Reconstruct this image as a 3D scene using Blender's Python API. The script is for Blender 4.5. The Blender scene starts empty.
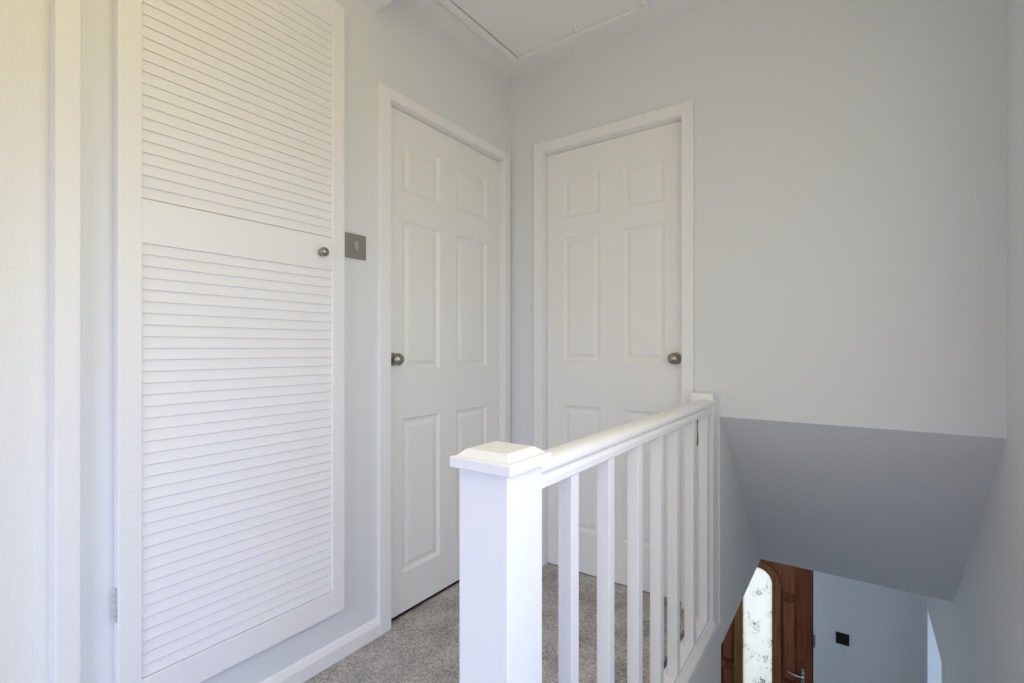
import bpy, bmesh, math, random
from mathutils import Vector, Matrix
random.seed(4)
C = bpy.context.scene.collection

# ------------------------------------------------------------------ materials
def mat_base(name):
    m = bpy.data.materials.new(name); m.use_nodes = True
    nt = m.node_tree
    return m, nt, nt.nodes['Principled BSDF']

def paint(name, col, rough=0.5, bump=0.0, bscale=300, spec=0.4, grain=None, grain_amt=0.15):
    m, nt, b = mat_base(name)
    b.inputs['Base Color'].default_value = (*col, 1)
    b.inputs['Roughness'].default_value = rough
    b.inputs['Specular IOR Level'].default_value = spec
    if bump:
        tc = nt.nodes.new('ShaderNodeTexCoord')
        mp = nt.nodes.new('ShaderNodeMapping')
        if grain: mp.inputs['Scale'].default_value = grain
        n = nt.nodes.new('ShaderNodeTexNoise'); n.inputs['Scale'].default_value = bscale; n.inputs['Detail'].default_value = 3
        bp = nt.nodes.new('ShaderNodeBump'); bp.inputs['Strength'].default_value = bump; bp.inputs['Distance'].default_value = 0.002
        nt.links.new(tc.outputs['Object'], mp.inputs['Vector'])
        nt.links.new(mp.outputs['Vector'], n.inputs['Vector'])
        nt.links.new(n.outputs['Fac'], bp.inputs['Height'])
        nt.links.new(bp.outputs['Normal'], b.inputs['Normal'])
    return m

M = {}
M['wall'] = paint('wall_paint', (0.75, 0.768, 0.80), 0.75, 0.10, 220, 0.25)
M['ceil'] = paint('ceiling_paint', (0.87, 0.845, 0.885), 0.8, 0.06, 160, 0.2)
M['gloss'] = paint('white_gloss', (0.85, 0.845, 0.865), 0.38, 0.06, 60, 0.45)
M['door'] = paint('door_paint', (0.85, 0.85, 0.85), 0.42, 0.12, 60, 0.45, (6, 6, .35))
M['grain'] = paint('grained_door_paint', (0.80, 0.80, 0.79), 0.42, 0.30, 60, 0.45, (6, 6, .25))
M['dark'] = paint('dark_gap', (0.02, 0.02, 0.02), 0.9)
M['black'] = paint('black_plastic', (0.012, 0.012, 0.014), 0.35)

def metal(name, col, rough):
    m, nt, b = mat_base(name)
    b.inputs['Base Color'].default_value = (*col, 1); b.inputs['Metallic'].default_value = 1
    b.inputs['Roughness'].default_value = rough
    return m
M['nickel'] = metal('satin_nickel', (0.36, 0.335, 0.285), 0.30)
M['steel'] = metal('brushed_steel', (0.36, 0.35, 0.325), 0.5)
M['rocker'] = metal('pale_steel', (0.56, 0.555, 0.54), 0.4)
M['zinc'] = metal('zinc_plate', (0.78, 0.80, 0.82), 0.55)
M['chrome'] = metal('chrome', (0.75, 0.76, 0.77), 0.22)

def carpet():
    m, nt, b = mat_base('grey_carpet')
    b.inputs['Roughness'].default_value = 0.95; b.inputs['Specular IOR Level'].default_value = 0.1
    tc = nt.nodes.new('ShaderNodeTexCoord')
    def noise(s, d, r=0.6):
        n = nt.nodes.new('ShaderNodeTexNoise'); n.inputs['Scale'].default_value = s
        n.inputs['Detail'].default_value = d; n.inputs['Roughness'].default_value = r
        nt.links.new(tc.outputs['Object'], n.inputs['Vector']); return n
    fine = noise(190, 3, 0.7); med = noise(60, 2); broad = noise(7, 2)
    r = nt.nodes.new('ShaderNodeValToRGB')
    r.color_ramp.elements[0].position = 0.33; r.color_ramp.elements[0].color = (0.20, 0.185, 0.17, 1)
    r.color_ramp.elements[1].position = 0.68; r.color_ramp.elements[1].color = (0.78, 0.74, 0.70, 1)
    mx = nt.nodes.new('ShaderNodeMath'); mx.operation = 'MULTIPLY_ADD'
    mx.inputs[1].default_value = 0.35; nt.links.new(med.outputs['Fac'], mx.inputs[0])
    ad = nt.nodes.new('ShaderNodeMath'); ad.operation = 'MULTIPLY_ADD'; ad.inputs[1].default_value = 0.35
    nt.links.new(broad.outputs['Fac'], ad.inputs[0])
    nt.links.new(fine.outputs['Fac'], ad.inputs[2])
    nt.links.new(ad.outputs[0], mx.inputs[2])
    sb = nt.nodes.new('ShaderNodeMath'); sb.operation = 'SUBTRACT'; sb.inputs[1].default_value = 0.35
    nt.links.new(mx.outputs[0], sb.inputs[0]); nt.links.new(sb.outputs[0], r.inputs['Fac'])
    nt.links.new(r.outputs['Color'], b.inputs['Base Color'])
    bp = nt.nodes.new('ShaderNodeBump'); bp.inputs['Strength'].default_value = 0.9; bp.inputs['Distance'].default_value = 0.006
    nt.links.new(fine.outputs['Fac'], bp.inputs['Height']); nt.links.new(bp.outputs['Normal'], b.inputs['Normal'])
    return m
M['carpet'] = carpet()

def wood(name, c1, c2, rough=0.35, stretch=(26, 26, 1.3)):
    m, nt, b = mat_base(name)
    b.inputs['Roughness'].default_value = rough
    tc = nt.nodes.new('ShaderNodeTexCoord'); mp = nt.nodes.new('ShaderNodeMapping')
    mp.inputs['Scale'].default_value = stretch
    n = nt.nodes.new('ShaderNodeTexNoise'); n.inputs['Scale'].default_value = 2.2; n.inputs['Detail'].default_value = 6
    n.inputs['Distortion'].default_value = 0.6
    r = nt.nodes.new('ShaderNodeValToRGB')
    r.color_ramp.elements[0].position = 0.3; r.color_ramp.elements[0].color = (*c1, 1)
    r.color_ramp.elements[1].position = 0.72; r.color_ramp.elements[1].color = (*c2, 1)
    nt.links.new(tc.outputs['Object'], mp.inputs['Vector']); nt.links.new(mp.outputs['Vector'], n.inputs['Vector'])
    nt.links.new(n.outputs['Fac'], r.inputs['Fac']); nt.links.new(r.outputs['Color'], b.inputs['Base Color'])
    return m
M['wood'] = wood('mahogany', (0.11, 0.026, 0.010), (0.30, 0.088, 0.032))
M['panel'] = wood('mahogany_panel', (0.17, 0.052, 0.022), (0.40, 0.155, 0.066))
M['moulding'] = wood('arch_moulding_wood', (0.20, 0.085, 0.028), (0.36, 0.17, 0.06))

def obscure_glass():
    m = bpy.data.materials.new('obscure_glass'); m.use_nodes = True
    nt = m.node_tree; nt.nodes.clear()
    out = nt.nodes.new('ShaderNodeOutputMaterial')
    tl = nt.nodes.new('ShaderNodeBsdfTranslucent'); gl = nt.nodes.new('ShaderNodeBsdfGlossy'); mx = nt.nodes.new('ShaderNodeMixShader')
    gl.inputs['Roughness'].default_value = 0.15
    mx.inputs['Fac'].default_value = 0.04
    tc = nt.nodes.new('ShaderNodeTexCoord')
    # sprigs of dark flecks in the patterned glass
    n = nt.nodes.new('ShaderNodeTexNoise'); n.inputs['Scale'].default_value = 75; n.inputs['Detail'].default_value = 3
    n.inputs['Roughness'].default_value = 0.65
    n2 = nt.nodes.new('ShaderNodeTexNoise'); n2.inputs['Scale'].default_value = 11; n2.inputs['Detail'].default_value = 0
    for q in (n, n2): nt.links.new(tc.outputs['Object'], q.inputs['Vector'])
    mu = nt.nodes.new('ShaderNodeMath'); mu.operation = 'MULTIPLY_ADD'; mu.inputs[1].default_value = 0.42
    nt.links.new(n2.outputs['Fac'], mu.inputs[0]); nt.links.new(n.outputs['Fac'], mu.inputs[2])
    r = nt.nodes.new('ShaderNodeValToRGB')
    r.color_ramp.elements[0].position = 0.842; r.color_ramp.elements[0].color = (0.93, 0.95, 0.95, 1)
    r.color_ramp.elements[1].position = 0.92; r.color_ramp.elements[1].color = (0.12, 0.13, 0.12, 1)
    nt.links.new(mu.outputs[0], r.inputs['Fac']); nt.links.new(r.outputs['Color'], tl.inputs['Color'])
    nt.links.new(tl.outputs[0], mx.inputs[1]); nt.links.new(gl.outputs[0], mx.inputs[2])
    nt.links.new(mx.outputs[0], out.inputs['Surface'])
    return m
M['glass'] = obscure_glass()
M['ground'] = paint('paving', (0.55, 0.54, 0.52), 0.9, 0.3, 30)

# ------------------------------------------------------------------ helpers
def tag(o, label=None, cat=None, kind=None, group=None):
    if label: o['label'] = label
    if cat: o['category'] = cat
    if kind: o['kind'] = kind
    if group: o['group'] = group
    return o

def obj(name, bm, m, parent=None, smooth=False):
    me = bpy.data.meshes.new(name)
    bmesh.ops.recalc_face_normals(bm, faces=bm.faces)
    if parent is not None:                       # mesh written in world metres, parent at its base
        bm.transform(Matrix.Translation(-Vector(world_loc(parent))))
    bm.to_mesh(me); bm.free()
    me.materials.append(m)
    if smooth:
        for p in me.polygons: p.use_smooth = True
    o = bpy.data.objects.new(name, me); C.objects.link(o)
    if parent is not None: o.parent = parent
    return o

def world_loc(o):
    l = Vector(o.location)
    while o.parent: o = o.parent; l = l + Vector(o.location)
    return l

def thing(name, label, cat, loc, kind=None, group=None):
    o = bpy.data.objects.new(name, None); C.objects.link(o)
    o.location = loc; o.empty_display_size = 0.1
    return tag(o, label, cat, kind, group)

def box(bm, x0, x1, y0, y1, z0, z1, bev=0.0, seg=2):
    r = bmesh.ops.create_cube(bm, size=1)
    vs = r['verts']
    for v in vs:
        v.co = Vector(((x0+x1)/2 + v.co.x*(x1-x0), (y0+y1)/2 + v.co.y*(y1-y0), (z0+z1)/2 + v.co.z*(z1-z0)))
    if bev:
        es = list({e for v in vs for e in v.link_edges})
        bmesh.ops.bevel(bm, geom=es, offset=bev, segments=seg, profile=0.5, affect='EDGES')
    return bm

def bx(*a, **k):
    return box(bmesh.new(), *a, **k)

def prism(bm, pts, axis, a0, a1):
    """Closed 2-D outline swept along an axis. axis 'y': pts are (x,z); 'x': (y,z); 'z': (x,y)."""
    def co(p, a):
        return {'y': (p[0], a, p[1]), 'x': (a, p[0], p[1]), 'z': (p[0], p[1], a)}[axis]
    A = [bm.verts.new(co(p, a0)) for p in pts]; B = [bm.verts.new(co(p, a1)) for p in pts]
    n = len(pts)
    for i in range(n): bm.faces.new((A[i], A[(i+1) % n], B[(i+1) % n], B[i]))
    bm.faces.new(A[::-1]); bm.faces.new(B)
    return bm

def lathe(bm, prof, origin, axis, seg=28):
    """Profile of (radius, distance) turned about an axis through origin."""
    axis = Vector(axis).normalized(); o = Vector(origin)
    u = axis.orthogonal().normalized(); w = axis.cross(u)
    rings = []
    for r, d in prof:
        if r < 1e-6: rings.append([bm.verts.new(o + axis*d)])
        else: rings.append([bm.verts.new(o + axis*d + (u*math.cos(t)+w*math.sin(t))*r) for t in [2*math.pi*k/seg for k in range(seg)]])
    for a, b in zip(rings, rings[1:]):
        for k in range(seg):
            k2 = (k+1) % seg
            if len(a) == 1 and len(b) == 1: continue
            if len(a) == 1: bm.faces.new((a[0], b[k2], b[k]))
            elif len(b) == 1: bm.faces.new((a[k], a[k2], b[0]))
            else: bm.faces.new((a[k], a[k2], b[k2], b[k]))
    for rg, fl in ((rings[0], 1), (rings[-1], 0)):
        if len(rg) > 2: bm.faces.new(rg[::-1] if fl else rg)
    return bm

def struct(name, bm, m, label, cat):
    return tag(obj(name, bm, m), label, cat, 'structure')

# ------------------------------------------------------------------ dimensions
XL, XR, YB, ZC = -1.486, 0.370, 2.08, 2.49      # left wall, right wall, end wall, ceiling
YF = -1.90                                      # wall behind the camera
XS = -0.452                                     # landing side of the stairwell
HZ, HC = -2.50, -0.118                          # hall floor, hall ceiling
YH, XHL = 4.54, -1.75                           # hall front wall, hall left wall
SZ, SY = 0.812, 3.095                           # sloped soffit: top height at the end wall, far end
T = 0.11

# ------------------------------------------------------------------ shell
bm = bmesh.new()                                # left wall with two door openings
def wall_y(bm, x0, x1, y0, y1, z0, z1, holes):
    """A wall slab lying along y with rectangular holes (ya,yb,za,zb)."""
    holes = sorted(holes); y = y0
    for ya, yb, za, zb in holes:
        box(bm, x0, x1, y, ya, z0, z1)
        if za > z0: box(bm, x0, x1, ya, yb, z0, za)
        if zb < z1: box(bm, x0, x1, ya, yb, zb, z1)
        y = yb
    box(bm, x0, x1, y, y1, z0, z1)
    return bm
def wall_x(bm, y0, y1, x0, x1, z0, z1, holes):
    holes = sorted(holes); x = x0
    for xa, xb, za, zb in holes:
        box(bm, x, xa, y0, y1, z0, z1)
        if za > z0: box(bm, xa, xb, y0, y1, z0, za)
        if zb < z1: box(bm, xa, xb, y0, y1, zb, z1)
        x = xb
    box(bm, x, x1, y0, y1, z0, z1)
    return bm

D1 = (-0.44, 0.297)        # door at the photo's left edge (opening along y)
D2 = (1.265, 2.006)        # door in the left wall near the corner
D3 = (-1.281, -0.600)      # door in the end wall (opening along x)
DH = 2.048
DH3 = 2.060
LIN = 0.022
bm = wall_y(bmesh.new(), XL-T, XL, YF, YB+T, -0.118, ZC,
       [(D1[0]-LIN, D1[1]+LIN, -0.118, DH+LIN), (D2[0]-LIN, D2[1]+LIN, -0.118, DH+LIN)])
box(bm, XL-T-0.05, XL-T, YF, YB+T, -0.118, ZC)  # unseen backing added behind the door openings to block sky light
struct('wall_left', bm, M['wall'],
       'pale wall with the louvred cupboard and two white doors', 'wall')
bm = wall_x(bmesh.new(), YB, YB+T, XL-T, XS-0.001, -0.118, ZC, [(D3[0]-LIN, D3[1]+LIN, -0.118, DH3+LIN)])
box(bm, XS-0.001, XR, YB, YB+T, SZ+0.10, ZC); box(bm, XL-T, XS-0.101, YB+T, YB+T+0.05, 0.0, ZC)  # last box: unseen backing added behind the end door against sky light
prism(bm, [(YB, SZ), (YB+T, SZ-0.0985), (YB+T, SZ+0.10), (YB, SZ+0.10)], 'x', XS-0.001, XR)
struct('wall_back', bm, M['wall'], 'pale end wall holding one white door above the stairwell', 'wall')
# right wall: assumed window beside the camera, lounge doorway in the hall below
W1 = (-0.30, 1.66, 0.55, 2.08)
LD = (3.47, 4.15, -0.585)
struct('wall_right', wall_y(bmesh.new(), XR, XR+T, YF, YH+0.2, HZ, ZC,
       [(W1[0], W1[1], W1[2], W1[3]), (LD[0], LD[1], HZ, LD[2])]), M['wall'],
       'pale wall running down the right side of the stairs', 'wall')
W2 = (-1.08, 0.18, 0.55, 1.85)
struct('wall_front', wall_x(bmesh.new(), YF-T, YF, XL-T, XR+T, -0.118, ZC, [W2]), M['wall'],
       'pale landing wall facing the two panelled doors', 'wall')
struct('ceiling', bx(XL-T, XR+T, YF-T, YB+T, ZC, ZC+0.1), M['ceil'], 'white ceiling over the landing around the loft hatch', 'ceiling')
struct('beam', bx(XL, XR, 0.93, 1.195, 2.352, ZC), M['ceil'], 'white boxed beam dropping below the ceiling above the cupboard', 'beam')
# landing floor (carpet) and the part beyond the stair head
bm = bx(XL-0.05, -0.548, 0.60, YB+0.045, -0.118, 0.0)
box(bm, XL-0.05, XR, YF, 0.60, -0.118, 0.0)
struct('floor', bm, M['carpet'], 'speckled grey carpet on the landing in front of the doors', 'carpet')
# stairwell side wall: under the banister, and the gable beside the soffit
bm = bx(XS-0.064, XS, 0.60, 2.10, HZ, -0.022)
box(bm, XS-0.10, XS-0.064, 0.60, 2.10, HZ, -0.2)
prism(bm, [(YB+0.001, SZ), (SY, HC), (2.10, HC), (2.10, -0.002), (YB+0.001, -0.002)], 'x', XS-0.10, XS)
struct('wall_stairwell', bm, M['wall'], 'pale stairwell wall below the white banister', 'wall')
bm = prism(bmesh.new(), [(YB+0.0005, SZ-0.0005), (SY, HC), (SY+0.1, HC+0.02), (YB+T, SZ+0.06), (YB+T, SZ-0.0990)], 'x', XS, XR)
struct('ceiling_stairs', bm, M['wall'], 'sloping grey soffit over the lower stairs', 'ceiling')
bm = bx(XS-0.1, XR+T, SY+0.001, YH+T, HC, HC+0.1)
box(bm, XHL-T, XS-0.1, 2.10, YH+T, HC, HC+0.1)
struct('ceiling_hall', bm, M['ceil'], 'ceiling of the entrance hall beyond the soffit', 'ceiling')
# hall below
FD = (-1.088, -0.288)
struct('wall_hall', wall_x(bmesh.new(), YH, YH+0.2, XHL-T, XR, HZ, HC, [(FD[0], FD[1], HZ, -0.50)]), M['wall'],
       'bluish white entrance hall wall beside the brown front door', 'wall')
bm = bx(XHL-T, XHL, 2.0, YH+0.2, HZ, HC)
box(bm, XHL, XS-0.10, 2.0, 2.10, HZ, HC)
struct('wall_hall_side', bm, M['wall'], 'plain side walls closing the entrance hall', 'wall')
struct('floor_hall', bx(XHL-T, 3.0, -0.3, YH+0.2, HZ-0.1, HZ), M['carpet'], 'grey carpet of the entrance hall below', 'carpet')
bm = bmesh.new()
n = 13; rise = -HZ/n; go = 0.225
pts = [(0.60, -0.12), (0.70, -0.12), (0.70, -rise)]
for k in range(1, n):
    pts += [(0.70+k*go, -k*rise), (0.70+k*go, -min(k+1, n)*rise)]
pts += [(0.60, HZ)]
prism(bm, pts, 'x', XS, XR)
struct('stairs', bm, M['carpet'], 'grey carpeted stairs descending from the landing to the hall', 'stairs')
# lounge behind the doorway in the right wall of the hall
bm = bx(3.0, 3.1, 2.2, 5.6, HZ, HC)
box(bm, XR+T, 3.1, 2.1, 2.2, HZ, HC); box(bm, XR+T, 3.1, 5.6, 5.7, HZ, HC); box(bm, XR+T, 3.1, 2.1, 5.7, HC, HC+0.1)
box(bm, XR, XR+T, YH+0.2, 5.7, HZ, HC); box(bm, XR, 3.1, YH+0.2, 5.7, HZ-0.1, HZ)
struct('wall_lounge', bm, M['wall'], 'bright room glimpsed through the narrow hall doorway', 'wall')
struct('ground', bx(-9, 9, YH+0.2, 16, HZ-0.3, HZ-0.12), M['ground'], 'pale paving outside the front door', 'ground')

# ------------------------------------------------------------------ door casings, linings, skirting
def casing_profile_pts(w, t):
    return [(0, 0), (w, 0), (w, t*0.55), (w-0.006, t*0.8), (w-0.016, t), (0.012, t), (0.004, t*0.85), (0, t*0.6)]

def casing_left(name, y0, y1, label, wout=0.058, z1=DH, depth=0.10, w2=None):
    bm = bmesh.new(); w = wout; t = 0.018
    for (a, b) in ((y0-w, y0), (y1, y1+(w2 or w))):
        box(bm, XL-0.001, XL+t, a, b, 0, z1+w*0.75, 0.004)
    box(bm, XL-0.001, XL+t-0.0004, y0-0.002, y1+0.002, z1, z1+w*0.75-0.0004, 0.004)
    for (a, b) in ((y0-LIN+0.001, y0+0.0015), (y1-0.0015, y1+LIN-0.001)): box(bm, XL-depth, XL+0.002, a, b, 0, z1+LIN-0.001)
    box(bm, XL-depth, XL+0.002, y0, y1, z1-0.0015, z1+LIN-0.001)
    # stop behind the leaf
    box(bm, XL-depth, XL-0.062, y0, y0+0.016, 0, z1); box(bm, XL-depth, XL-0.062, y1-0.016, y1, 0, z1); box(bm, XL-depth, XL-0.062, y0, y1, z1-0.016, z1)
    return struct(name, bm, M['gloss'], label, 'door frame')
casing_left('trim_1', D1[0], D1[1], 'white door frame at the left edge, before the louvred cupboard', 0.047)
casing_left('trim_2', D2[0], D2[1], 'white door frame beside the steel switch, left of the corner', w2=0.050)
bm = bmesh.new(); w = 0.053; t = 0.018
for a, b in ((D3[0]-w, D3[0]), (D3[1], D3[1]+w-0.005)): box(bm, a, b, YB-t, YB+0.001, 0, DH3+0.052, 0.004)
box(bm, D3[0]-0.002, D3[1]+0.002, YB-t+0.0004, YB+0.001, DH3, DH3+0.0516, 0.004)
for a, b in ((D3[0]-LIN+0.001, D3[0]+0.0015), (D3[1]-0.0015, D3[1]+LIN-0.001)): box(bm, a, b, YB-0.002, YB+0.1, 0, DH3+LIN-0.001)
box(bm, D3[0], D3[1], YB-0.002, YB+0.1, DH3-0.0015, DH3+LIN-0.001)
for a, b in ((D3[0], D3[0]+0.016), (D3[1]-0.016, D3[1])): box(bm, a, b, YB+0.068, YB+0.1, 0, DH3)
struct('trim_3', bm, M['gloss'], 'white door frame in the end wall behind the banister', 'door frame')

def skirting(name, y0, y1, label):
    prof = [(XL-0.001, 0), (XL+0.016, 0), (XL+0.016, 0.045), (XL+0.011, 0.056), (XL+0.006, 0.064), (XL-0.001, 0.068)]
    bm = prism(bmesh.new(), prof, 'y', y0, y1)
    return struct(name, bm, M['gloss'], label, 'skirting board')
skirting('baseboard_left', D1[1]+0.047, D2[0]-0.058, 'white skirting board under the louvred cupboard door')
bm = prism(bmesh.new(), [(YB+0.001, 0), (YB-0.016, 0), (YB-0.016, 0.045), (YB-0.011, 0.056), (YB-0.006, 0.064), (YB+0.001, 0.068)], 'x', XL+0.02, D3[0]-0.053)
struct('baseboard_back', bm, M['gloss'], 'short white skirting board in the corner between the doors', 'skirting board')

# ------------------------------------------------------------------ panelled doors
def leaf_bm(W, H, T_, panels, tf):
    """Moulded door leaf. u across, v up, d out of the face. tf maps (u,v,d) to world."""
    bm = bmesh.new()
    us = sorted({0, W} | {a for p in panels for a in (p[0], p[1])})
    vs = sorted({0, H} | {a for p in panels for a in (p[2], p[3])})
    cache = {}
    def V(u, v, d):
        k = (round(u, 5), round(v, 5), round(d, 5))
        if k not in cache: cache[k] = bm.verts.new(tf(u, v, d))
        return cache[k]
    def Q(*p): bm.faces.new([V(*q) for q in p])
    def inside(u, v): return next((p for p in panels if p[0] < u < p[1] and p[2] < v < p[3]), None)
    for i in range(len(us)-1):
        for j in range(len(vs)-1):
            u0, u1, v0, v1 = us[i], us[i+1], vs[j], vs[j+1]
            if inside((u0+u1)/2, (v0+v1)/2): continue
            Q((u0, v0, 0), (u1, v0, 0), (u1, v1, 0), (u0, v1, 0))
    # split panel borders where grid lines of the other column cross them: rings use the full panel corners
    prof = [(0, 0), (0.004, -0.004), (0.010, -0.0085), (0.017, -0.0095), (0.021, -0.0095), (0.034, -0.0035), (0.038, -0.0025)]
    for (a, b, c, d_) in panels:
        for (i0, z0), (i1, z1) in zip(prof, prof[1:]):
            R0 = [(a+i0, c+i0), (b-i0, c+i0), (b-i0, d_-i0), (a+i0, d_-i0)]
            R1 = [(a+i1, c+i1), (b-i1, c+i1), (b-i1, d_-i1), (a+i1, d_-i1)]
            for k in range(4):
                k2 = (k+1) % 4
                Q((*R0[k], z0), (*R0[k2], z0), (*R1[k2], z1), (*R1[k], z1))
        i1, z1 = prof[-1]
        Q((a+i1, c+i1, z1), (b-i1, c+i1, z1), (b-i1, d_-i1, z1), (a+i1, d_-i1, z1))
    # edges and back
    Q((0, 0, -T_), (0, H, -T_), (W, H, -T_), (W, 0, -T_))
    for j in range(len(vs)-1):
        Q((0, vs[j], 0), (0, vs[j+1], 0), (0, vs[j+1], -T_), (0, vs[j], -T_)); Q((W, vs[j], 0), (W, vs[j], -T_), (W, vs[j+1], -T_), (W, vs[j+1], 0))
    for i in range(len(us)-1):
        Q((us[i], 0, 0), (us[i], 0, -T_), (us[i+1], 0, -T_), (us[i+1], 0, 0)); Q((us[i], H, 0), (us[i+1], H, 0), (us[i+1], H, -T_), (us[i], H, -T_))
    return bm

ROWS = [(0.19, 0.79), (1.00, 1.605), (1.725, 1.915)]
ROWS2 = [(0.160, 0.785), (0.982, 1.590), (1.710, 1.912)]
ROWS3 = [(0.196, 0.800), (1.018, 1.628), (1.722, 1.918)]
def panels_for(c, rows=ROWS):
    return [(a, b, r0, r1) for a, b in c for r0, r1 in rows]

def door_knob(parent, centre, axis, face):
    """Satin knob: rose on the leaf (sub-part), neck and ball. face = distance from ball centre back to the leaf."""
    r = 0.0250
    prof = [(0.0085, -face+0.004), (0.0085, -r*0.92)]
    for k in range(15):
        t = -math.pi/2*0.80 + (math.pi/2*1.80)*k/14
        prof.append((max(r*math.cos(t), 0.0), r*0.86*math.sin(t)))
    prof[-1] = (0.0, prof[-1][1])
    kb = obj('knob', lathe(bmesh.new(), prof, centre, axis), M['nickel'], parent, True)
    kb['label'] = 'satin nickel round knob'
    ax = Vector(axis)
    obj('rose', lathe(bmesh.new(), [(0.0, -face+0.006), (0.021, -face+0.006), (0.026, -face+0.003), (0.026, -face)], centre, axis), M['nickel'], kb, True)
    return kb

# door 1 (photo's left edge, only its edge stile shows)
FX1 = XL-0.028
d1 = leaf_bm(D1[1]-D1[0]-0.0035, DH-0.016, 0.034, panels_for([(0.11, 0.32), (0.42, 0.62)]), lambda u, v, d: (FX1+d, D1[0]+0.003+u, 0.010+v))
tag(obj('door_1', d1, M['grain']), 'white grained door cut off by the left edge of the view', 'door', 'structure')
# door 2
FX2 = XL-0.019
d2r = thing('door_2', 'white six-panel door in the left wall, knob on its left side', 'door', (FX2, D2[0]+0.35, 0.0), 'structure')
obj('leaf', leaf_bm(D2[1]-D2[0]-0.006, DH-0.020, 0.034, panels_for([(0.085, 0.300), (0.410, 0.632)], ROWS2), lambda u, v, d: (FX2+d, D2[0]+0.003+u, 0.016+v)), M['door'], d2r)
ds = obj('door_gap_shade', bx(FX2-0.012, FX2-0.001, D2[0]+0.003, D2[1]-0.003, 0.0045, 0.017), M['black'], d2r); ds['label'] = 'black strip standing in for shade under the door'  # black bar added to darken the shaded gap under the leaf
door_knob(d2r, (FX2+0.034, D2[0]+0.036, 1.043), (1, 0, 0), 0.034)
# door 3
FY3 = YB+0.030
d3r = thing('door_3', 'white six-panel door in the end wall, knob on its right side', 'door', (D3[0]+0.33, FY3, 0.0), 'structure')
obj('leaf', leaf_bm(D3[1]-D3[0]-0.006, DH3-0.009, 0.034, panels_for([(0.091, 0.290), (0.403, 0.594)], ROWS3), lambda u, v, d: (D3[0]+0.003+u, FY3-d, 0.006+v)), M['door'], d3r)
door_knob(d3r, (D3[1]-0.036, FY3-0.034, 1.043), (0, -1, 0), 0.034)

# ------------------------------------------------------------------ louvred cupboard door
CX = -1.450            # face of the door
cy0, cy1, cz0, cz1 = 0.406, 1.042, 0.181, 2.268
ly0, ly1 = 0.4565, 0.9925
cup = thing('louvred_cupboard', 'tall white louvred cupboard door with one small round knob', 'cupboard', (XL, (cy0+cy1)/2, cz0))
bm = bmesh.new()
TK = 0.030
for a, b in ((cy0, ly0), (ly1, cy1)): box(bm, CX-TK, CX, a, b, cz0, cz1, 0.003)
MR0, MR1, BR, TR = 1.349, 1.460, 0.262, 2.180
for a, b in ((cz0, BR), (MR0, MR1), (TR, cz1)): box(bm, CX-TK, CX-0.0006, ly0-0.003, ly1+0.003, a, b, 0.002)
obj('frame', bm, M['gloss'], cup)
bm = bmesh.new()                                # hidden fixing batten behind the leaf, on the wall
box(bm, XL, CX-TK, cy0+0.004, cy1-0.004, cz0+0.004, cz1-0.004)
obj('lining', bm, M['gloss'], cup)
PITCH = 0.0290
for za, zb in ((BR, MR0), (MR1, TR)):
    bm = bmesh.new()
    n = round((zb-za)/PITCH); p = (zb-za)/n
    for k in range(n):
        z = za + k*p
        xo, xi = CX-0.0030, CX-0.0095
        top = min(z+p+0.006, zb+0.001)
        s = (top-z)/(p+0.006)
        xt = xo + (xi-xo)*s
        pts = [(xo-0.0065, z+0.0028), (xo-0.0012, z+0.0016), (xo, z+0.0030), (xo-0.0003, z+0.0055), (xt, top), (xt-0.0055, top)]
        prism(bm, pts, 'y', ly0-0.004, ly1+0.004)
    obj('louvre_panel', bm, M['gloss'], cup)
kc = (CX+0.022, 0.9480, 1.4035)
prof = [(0.011, -0.022), (0.011, -0.019), (0.0065, -0.016), (0.0065, -0.009)]
for k in range(1, 13):
    t = -math.pi/2*0.7 + (math.pi/2*1.7)*k/12
    prof.append((max(0.0155*math.cos(t), 0), 0.0125*math.sin(t)))
prof[-1] = (0.0, prof[-1][1])
kb = obj('knob', lathe(bmesh.new(), prof, kc, (1, 0, 0), 24), M['nickel'], cup, True); kb['label'] = 'small satin nickel knob'
# hinge on the left edge
bm = bx(XL+0.012, CX-0.002, cy0-0.0012, cy0+0.001, 0.424, 0.508)
for k in range(5):
    lathe(bm, [(0.0036, 0.425+k*0.0166), (0.0036, 0.425+k*0.0166+0.0148)], (XL+0.0240, cy0-0.0032, 0), (0, 0, 1), 12)
hg = obj('hinge', bm, M['zinc'], cup); hg['label'] = 'small steel butt hinge'

# ------------------------------------------------------------------ light switch on the landing
SW = (1.066, 1.1545, 1.4105, 1.4995)
sw = thing('light_switch', 'square brushed steel light switch between cupboard and door', 'light switch', (XL, (SW[0]+SW[1])/2, SW[2]))
obj('plate', bx(XL-0.0005, XL+0.0065, *SW, bev=0.0015), M['steel'], sw)
yc, zc_ = (SW[0]+SW[1])/2, (SW[2]+SW[3])/2
obj('rocker_surround', bx(XL+0.006, XL+0.0075, yc-0.0100, yc+0.0100, zc_-0.0215, zc_+0.0215, bev=0.0006), M['steel'], sw)
bm = prism(bmesh.new(), [(XL+0.007, zc_-0.017), (XL+0.0125, zc_-0.017), (XL+0.0090, zc_), (XL+0.0105, zc_+0.017), (XL+0.007, zc_+0.017)], 'y', yc-0.0078, yc+0.0078)
rk = obj('rocker', bm, M['rocker'], sw); rk['label'] = 'pale steel rocker'
for s in (-1, 1):
    obj('screw', lathe(bmesh.new(), [(0.0, 0.0075), (0.0026, 0.0073), (0.003, 0.006)], (XL, yc+s*0.030, zc_), (1, 0, 0), 14), M['steel'], sw)

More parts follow.
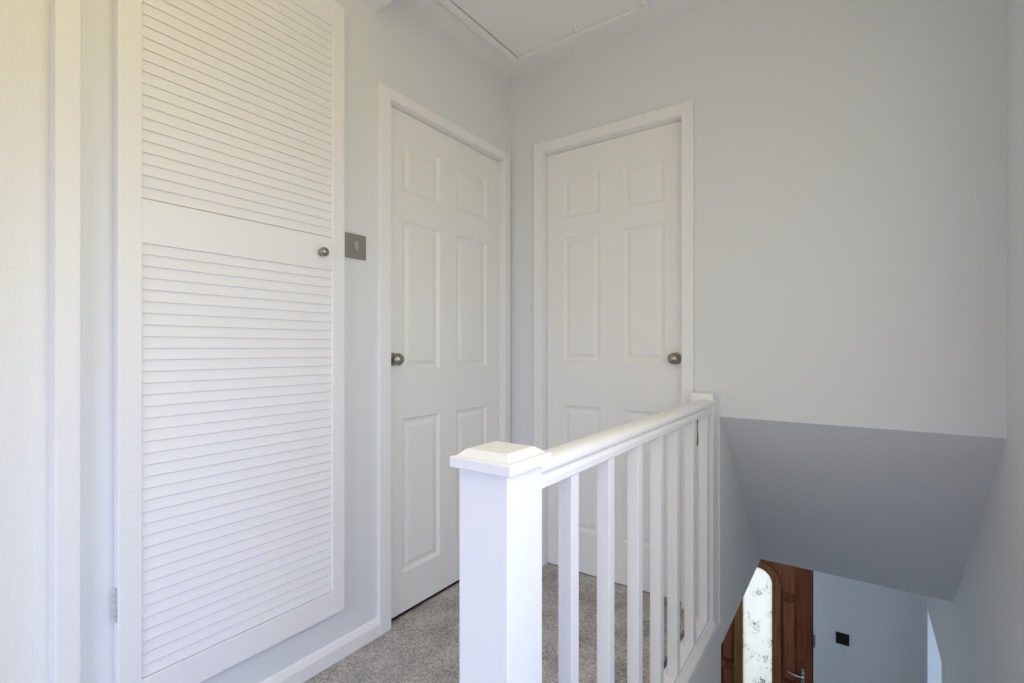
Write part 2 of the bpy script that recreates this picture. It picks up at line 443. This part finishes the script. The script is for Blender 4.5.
# ------------------------------------------------------------------ loft hatch
hx0, hx1, hy0, hy1 = -1.336, -0.712, 1.270, 1.924
lh = thing('loft_hatch', 'square white loft hatch set in the ceiling with a small catch', 'loft hatch', ((hx0+hx1)/2, (hy0+hy1)/2, ZC))
obj('panel', bx(hx0+0.005, hx1-0.005, hy0+0.005, hy1-0.0012, ZC-0.006, ZC+0.001, bev=0.001), M['ceil'], lh)
bm = bmesh.new(); w = 0.032
def trimbar(bm, *a): box(bm, *a, bev=0.003)
trimbar(bm, hx0-w, hx0, hy0-w, hy1+w, ZC-0.018, ZC+0.001); trimbar(bm, hx1, hx1+w*0.6, hy0-w, hy1+w, ZC-0.018, ZC+0.001)
trimbar(bm, hx0, hx1, hy1, hy1+w, ZC-0.0175, ZC+0.001); trimbar(bm, hx0, hx1, hy0-w, hy0, ZC-0.0175, ZC+0.001)
obj('frame', bm, M['gloss'], lh)
obj('gap', bx(hx0-0.001, hx1+0.001, hy0-0.001, hy1+0.001, ZC-0.0012, ZC+0.0005), M['dark'], lh)['label'] = 'dark shadow gap round the panel'
obj('catch', lathe(bmesh.new(), [(0.010, 0.0), (0.010, -0.004), (0.006, -0.006), (0.006, -0.012), (0.0095, -0.015), (0.0095, -0.020), (0.0, -0.022)],
    (-1.000, 1.884, ZC-0.006), (0, 0, 1), 18), M['gloss'], lh, True)

# ------------------------------------------------------------------ banister
ban = thing('stair_banister', 'white wooden stair banister with a square capped newel post', 'banister', (-0.50, 0.678, 0.0))
NX0, NX1, NY0, NY1 = -0.5535, -0.4505, 0.6235, 0.7270
nw = obj('newel_post', bx(NX0, NX1, NY0, NY1, -0.25, 0.8875, bev=0.0025), M['gloss'], ban)
# cap: bevelled slab, shallow chamfer up to a flat top
ox0, ox1, oy0, oy1 = NX0-0.0085, NX1+0.0130, NY0-0.0135, NY1+0.0100
bm = bmesh.new()
lev = [((ox0+0.001, ox1-0.001, oy0+0.001, oy1-0.001), 0.8860), ((ox0, ox1, oy0, oy1), 0.8870), ((ox0, ox1, oy0, oy1), 0.9025), ((ox0+0.0015, ox1-0.0015, oy0+0.0015, oy1-0.0015), 0.9040), ((ox0+0.008, ox1-0.009, oy0+0.009, oy1-0.008), 0.9055),
       ((ox0+0.0165, ox1-0.023, oy0+0.024, oy1-0.020), 0.9145), ((ox0+0.018, ox1-0.025, oy0+0.026, oy1-0.022), 0.9152)]
rings = [[bm.verts.new((x, y, z)) for x, y in ((r[0], r[2]), (r[1], r[2]), (r[1], r[3]), (r[0], r[3]))] for r, z in lev]
for a, b in zip(rings, rings[1:]):
    for k in range(4): bm.faces.new((a[k], a[(k+1) % 4], b[(k+1) % 4], b[k]))
bm.faces.new(rings[0][::-1]); bm.faces.new(rings[-1])
obj('newel_cap', bm, M['gloss'], ban)
HNY = 1.992
obj('half_newel', bx(-0.5430, -0.4580, HNY, YB, -0.02, 0.909, bev=0.0025), M['gloss'], ban)
# handrail profile (x,z)
rc = -0.4880
half = [(0.0, 0.832), (0.0235, 0.832), (0.0250, 0.834), (0.0250, 0.846), (0.0225, 0.8505), (0.0205, 0.8545), (0.0215, 0.858), (0.0265, 0.8605), (0.0295, 0.8655), (0.0295, 0.8715), (0.0275, 0.8775), (0.0225, 0.8825), (0.0140, 0.8860), (0.0, 0.8875)]
pr = [(rc+x, z) for x, z in half] + [(rc-x, z) for x, z in half[-2:0:-1]]
obj('handrail', prism(bmesh.new(), pr, 'y', NY1-0.002, HNY+0.002), M['gloss'], ban)
# thin dark irregular line on the half newel, seen between the last two balusters
bm = bmesh.new()
cr = [(0.8380, 0.0010), (0.805, 0.0018), (0.785, 0.0008), (0.762, 0.0009), (0.735, 0.0016), (0.708, 0.0022), (0.700, 0.0008)]
L_ = [(-0.5160+0.0015*math.sin(k*1.9)-w_, z) for k, (z, w_) in enumerate(cr)]; R_ = [(-0.5160+0.0015*math.sin(k*1.9)+w_, z) for k, (z, w_) in enumerate(cr)]
prism(bm, L_+R_[::-1], 'y', HNY-0.0010, HNY+0.001)
ck = obj('dark_line', bm, M['dark'], ban); ck['label'] = 'thin dark irregular line on the half newel'
# base rail with a capped lip on the stair side
bp = [(-0.5160, -0.02), (-0.4520, -0.02), (-0.4520, 0.0), (-0.4455, 0.004), (-0.4455, 0.016), (-0.4520, 0.024), (-0.4580, 0.030), (-0.4620, 0.036), (-0.4665, 0.038), (-0.4665, 0.033), (-0.5030, 0.033), (-0.5030, 0.037), (-0.5160, 0.036)]
obj('base_rail', prism(bmesh.new(), bp, 'y', NY1-0.002, HNY+0.002), M['gloss'], ban)
far = [0.900, 1.081, 1.266, 1.440, 1.601, 1.790, 1.980]
BW, bxr = 0.032, -0.4690
prev = NY1
for i, yf in enumerate(far):
    obj('baluster', bx(bxr-BW, bxr, yf-BW, yf, 0.030, 0.834, bev=0.002), M['gloss'], ban)
    obj('spacer_fillet', bx(bxr-BW, bxr+0.001, prev+0.004, yf-BW-0.012 if i else yf-BW-0.001, 0.032, 0.043, bev=0.002), M['gloss'], ban)
    prev = yf
obj('spacer_fillet', bx(bxr-BW, bxr+0.001, prev+0.004, HNY, 0.032, 0.043, bev=0.002), M['gloss'], ban)

# ------------------------------------------------------------------ front door in the hall
FY = 4.530
fd = thing('door_4', 'brown wooden front door with an arched patterned glass pane', 'door', (-0.69, FY, HZ), 'structure')
fx0, fx1 = -1.082, -0.296
gx0, gx1 = -0.8010, -0.5780
gc = (gx0+gx1)/2; gr = (gx1-gx0)/2
gz = -0.866           # spring of the arch
gb = -2.02            # bottom of the glass
top, bot = -0.515, HZ+0.01
def arch(r_extra, zb, n=20):
    x0, x1 = gx0-r_extra, gx1+r_extra; r = gr+r_extra
    pts = [(x1, zb)]
    for k in range(n+1):
        t = math.pi*k/n
        pts.append((gc+r*math.cos(t), gz+r*math.sin(t)))
    pts.append((x0, zb))
    return pts
# leaf: stiles, rails and recessed boards round the arch
bm = bmesh.new()
mo = 0.066
stx0, stx1 = fx0+0.105, fx1-0.105
for a, b in ((fx0, stx0), (stx1, fx1)): box(bm, a, b, FY, FY+0.044, bot, top, 0.004)
box(bm, stx0, stx1, FY+0.0005, FY+0.044, top-0.11, top, 0.003)
box(bm, stx0, stx1, FY+0.0005, FY+0.044, bot, bot+0.22, 0.003)
for a, b in ((stx0, gx0-mo+0.01), (gx1+mo-0.01, stx1)):
    box(bm, a, b, FY+0.0005, FY+0.044, -0.978, -0.910, 0.003)
    box(bm, a, b, FY+0.0005, FY+0.044, -1.70, -1.63, 0.003)
box(bm, stx0, stx1, FY+0.0005, FY+0.044, gb-0.13, gb-0.02, 0.003)
obj('leaf', bm, M['wood'], fd)
def ring_arch(bm, e0, e1, zb0, zb1, y0, y1):
    A = arch(e0, zb0); B = arch(e1, zb1)
    vs = [[bm.verts.new((p[0], y, p[1])) for p in S] for S, y in ((A, y0), (B, y0), (B, y1), (A, y1))]
    n = len(A)
    for k in range(n-1):
        for i in range(4):
            a, b = vs[i], vs[(i+1) % 4]
            bm.faces.new((a[k], a[k+1], b[k+1], b[k]))
    for i in range(4):
        pass
    bm.faces.new([v[0] for v in vs]); bm.faces.new([v[-1] for v in vs][::-1])
    return bm
# raised panels: upper pair cut by the arch, lower pairs plain
def raised(bm, x0, x1, z0, z1):
    y = FY+0.026
    lv = [(0, y), (0.004, y), (0.026, y-0.016), (0.028, y-0.019)]
    R = [[bm.verts.new(c) for c in ((x0+i, yy, z0+i), (x1-i, yy, z0+i), (x1-i, yy, z1-i), (x0+i, yy, z1-i))] for i, yy in [(0, FY+0.030)]+lv]
    for a, b in zip(R, R[1:]):
        for k in range(4): bm.faces.new((a[k], a[(k+1) % 4], b[(k+1) % 4], b[k]))
    bm.faces.new(R[-1]); bm.faces.new(R[0][::-1])
for a, b in ((stx0, gx0-mo+0.012), (gx1+mo-0.012, stx1)):
    for z0, z1 in ((-1.63, -0.978), (gb-0.02, -1.70)):
        bm = bmesh.new(); raised(bm, a, b, z0, z1); obj('raised_panel', bm, M['panel'], fd)
for s in (-1, 1):
    bm = bmesh.new()
    e = mo-0.012
    xs = stx1 if s > 0 else stx0
    pts = [(gc+s*(gr+e), -0.910)]
    for k in range(15):
        t = math.pi/2*k/14
        pts.append((gc+s*(gr+e)*math.cos(t), gz+(gr+e)*math.sin(t)))
    pts += [(gc, top-0.11), (xs, top-0.11), (xs, -0.910)]
    prism(bm, pts, 'y', FY+0.014, FY+0.032)
    obj('raised_panel', bm, M['panel'], fd)
bm = ring_arch(bmesh.new(), 0.010, mo, gb+0.01, gb-0.045, FY-0.010, FY+0.035)
ring_arch(bm, 0.0, 0.018, gb, gb-0.02, FY+0.002, FY+0.04); ring_arch(bm, mo-0.016, mo, gb-0.03, gb-0.046, FY-0.016, FY)
box(bm, gx0-mo, gx1+mo, FY-0.010, FY+0.035, gb-0.046, gb+0.004, 0.003)
mb = obj('arch_moulding', bm, M['moulding'], fd); mb['label'] = 'lighter brown moulding round the arched glass'
gl = obj('glass_pane', prism(bmesh.new(), arch(0.008, gb-0.008), 'y', FY+0.018, FY+0.024), M['glass'], fd)
gl['label'] = 'white patterned glass with dark sprigs'
# rebated frame behind the leaf edges
bm = bmesh.new()
for a, b in ((FD[0]-0.002, fx0+0.012), (fx1-0.012, FD[1]+0.002)): box(bm, a, b, FY+0.046, FY+0.10, HZ, -0.50)
box(bm, FD[0], FD[1], FY+0.046, FY+0.10, top-0.012, -0.498)
obj('frame', bm, M['wood'], fd)
# lever handle
hx, hz = -0.3585, -1.478
pl = bx(hx-0.0135, hx+0.0135, FY-0.008, FY+0.001, hz-0.20, hz, bev=0.006, seg=3)
hd = obj('handle_plate', pl, M['chrome'], fd); hd['label'] = 'chrome lever handle plate'
bm = lathe(bmesh.new(), [(0.009, 0.0), (0.009, 0.042), (0.0, 0.044)], (hx, FY-0.007, hz-0.050), (0, -1, 0), 16)
seg = 12; path = []
for k in range(9):
    t = k/8
    path.append((hx-0.098*t, FY-0.043-0.004*math.sin(t*math.pi), hz-0.050+0.007*math.sin(t*math.pi*0.5)-0.006*math.sin(t*math.pi)+0.004*t, 0.0075-0.002*t))
rings = []
for x, y, z, r in path:
    rings.append([bm.verts.new((x, y+r*math.cos(2*math.pi*j/seg), z+r*math.sin(2*math.pi*j/seg))) for j in range(seg)])
for a, b in zip(rings, rings[1:]):
    for j in range(seg): bm.faces.new((a[j], a[(j+1) % seg], b[(j+1) % seg], b[j]))
bm.faces.new(rings[0]); bm.faces.new(rings[-1][::-1])
lv_ = obj('lever', bm, M['chrome'], hd, True)
# frame of the front door and the latch keep on it
kp = thing('latch_keep', 'small steel latch keep on the wall edge beside the front door', 'latch', (-0.281, YH, -1.285))
bm = bx(-0.2875, -0.2740, YH-0.004, YH+0.0005, -1.285, -1.188, bev=0.001)
obj('plate', bm, M['steel'], kp)
obj('box', bx(-0.2872, -0.2800, YH-0.013, YH-0.004, -1.272, -1.200, bev=0.001), M['steel'], kp)
# black switch in the hall
bs = thing('hall_light_switch', 'square black light switch on the hall wall beside front door', 'light switch', (-0.096, YH, -1.197))
obj('plate', bx(-0.1390, -0.0530, YH-0.008, YH+0.0005, -1.197, -1.109, bev=0.002), M['black'], bs)
obj('rocker', prism(bmesh.new(), [(YH-0.0075, -1.170), (YH-0.0120, -1.170), (YH-0.0095, -1.153), (YH-0.0100, -1.136), (YH-0.0075, -1.136)], 'x', -0.104, -0.088), M['black'], bs)
# lining of the lounge doorway
bm = bmesh.new()
for a, b in ((LD[0], LD[0]+0.02), (LD[1]-0.02, LD[1])): box(bm, XR-0.001, XR+T+0.001, a, b, HZ, LD[2])
box(bm, XR-0.001, XR+T+0.001, LD[0], LD[1], LD[2]-0.02, LD[2])
struct('trim_4', bm, M['gloss'], 'narrow white lining of the bright hall doorway on the right', 'door frame')

# ------------------------------------------------------------------ assumed unseen windows, there to let in landing light
def window_frame_y(name, x0, x1, w, label):
    bm = bmesh.new(); f = 0.045
    ya, yb, za, zb = w
    box(bm, x0, x1, ya, ya+f, za, zb, 0.004); box(bm, x0, x1, yb-f, yb, za, zb, 0.004)
    box(bm, x0, x1, ya+f, yb-f, za, za+f, 0.004); box(bm, x0, x1, ya+f, yb-f, zb-f, zb, 0.004)
    box(bm, x0, x1, (ya+yb)/2-0.02, (ya+yb)/2+0.02, za+f, zb-f, 0.004)
    return struct(name, bm, M['gloss'], label, 'window')
window_frame_y('assumed_window_1', XR+0.05, XR+0.10, W1, 'white frame of an assumed unseen window beside the stair head')
bm = bmesh.new(); f = 0.045; xa, xb, za, zb = W2; y0, y1 = YF-0.10, YF-0.05
box(bm, xa, xa+f, y0, y1, za, zb, 0.004); box(bm, xb-f, xb, y0, y1, za, zb, 0.004)
box(bm, xa+f, xb-f, y0, y1, za, za+f, 0.004); box(bm, xa+f, xb-f, y0, y1, zb-f, zb, 0.004); box(bm, (xa+xb)/2-0.02, (xa+xb)/2+0.02, y0, y1, za+f, zb-f, 0.004)
struct('assumed_window_2', bm, M['gloss'], 'white frame of an unseen window added in the landing wall', 'window')

# ------------------------------------------------------------------ light
def area(name, loc, rot, sx, sy, power, col, spread=180):
    l = bpy.data.lights.new(name, 'AREA'); l.shape = 'RECTANGLE'; l.size = sx; l.size_y = sy
    l.energy = power; l.color = col; l.spread = math.radians(spread)
    o = bpy.data.objects.new(name, l); C.objects.link(o); o.location = loc; o.rotation_euler = rot
    return o
R90 = math.pi/2
def lamp(name, loc, power, r):
    l = bpy.data.lights.new(name, 'POINT'); l.shadow_soft_size = r
    m = max(power); l.energy = m; l.color = tuple(p/m for p in power)
    o = bpy.data.objects.new(name, l); C.objects.link(o); o.location = loc
def rgb(k, v):
    m = max(v); return (k*m, tuple(x/m for x in v))
# added fill lights at the assumed windows, tints fitted to the landing's tones
p, c = rgb(20, (0.285, 0.23, 0.02)); area('side_warm_fill', (XR-0.01, 0.35, 1.4), (0, R90, 0), 1.3, 1.2, p, c)
p, c = rgb(20, (0.146, 0.155, 0.15)); area('side_sky_fill', (XR-0.01, 0.35, 1.4), (0, R90-0.7, 0), 1.2, 1.2, p, c, 110)
p, c = rgb(20, (0.006, 0.035, 0.14)); area('side_low_fill', (XR-0.01, 0.2, 0.9), (0, R90-0.35, -0.25), 0.7, 0.9, p, c, 100)
p, c = rgb(20, (0.31, 0.34, 0.455)); area('landing_fill', (-0.45, YF+0.01, 1.2), (R90-0.5, 0, 0.3), 1.2, 1.2, p, c, 90)
area('front_door_daylight', (gc, FY+1.2, -0.9), (-R90-0.2, 0, 0), 1.2, 1.6, 9, (0.97, 1.0, 0.99))
p, c = rgb(20, (0.774, 1.04, 1.33)); area('lounge_daylight', (1.9, 3.2, -1.2), (0, R90, 0.35), 1.4, 1.2, p, c)
lamp('hall_fill', (-0.9, 3.4, -0.4), [9*x for x in (0.435, 0.51, 0.51)], 0.1)  # added fill light for the hall, no lamp is known there
lamp('landing_lamp', (-0.75, 0.12, 2.20), [9*x for x in (0.44, 0.30, 0.03)], 0.06)

w = bpy.data.worlds.new('sky'); bpy.context.scene.world = w; w.use_nodes = True
bg = w.node_tree.nodes['Background']
bg.inputs['Color'].default_value = (0.91, 0.94, 0.97, 1); bg.inputs['Strength'].default_value = 1.0

# ------------------------------------------------------------------ camera
cam = bpy.data.cameras.new('camera'); co = bpy.data.objects.new('camera', cam); C.objects.link(co)
cam.sensor_width = 36; cam.lens = 487/1024*36
cam.shift_y = (348.4-341.5)/1024
cam.clip_start = 0.02
co.location = (0, 0, 1.086); co.rotation_euler = (R90, 0, math.radians(35.37))
sc = bpy.context.scene; sc.camera = co
sc.view_settings.view_transform = 'Standard'; sc.view_settings.look = 'None'
sc.view_settings.gamma = 1; sc.view_settings.use_curve_mapping = False
sc.view_settings.exposure = 0.0
sc.cycles.use_denoising = True
sc.cycles.max_bounces = 10; sc.cycles.diffuse_bounces = 7
sc.cycles.sample_clamp_indirect = 6
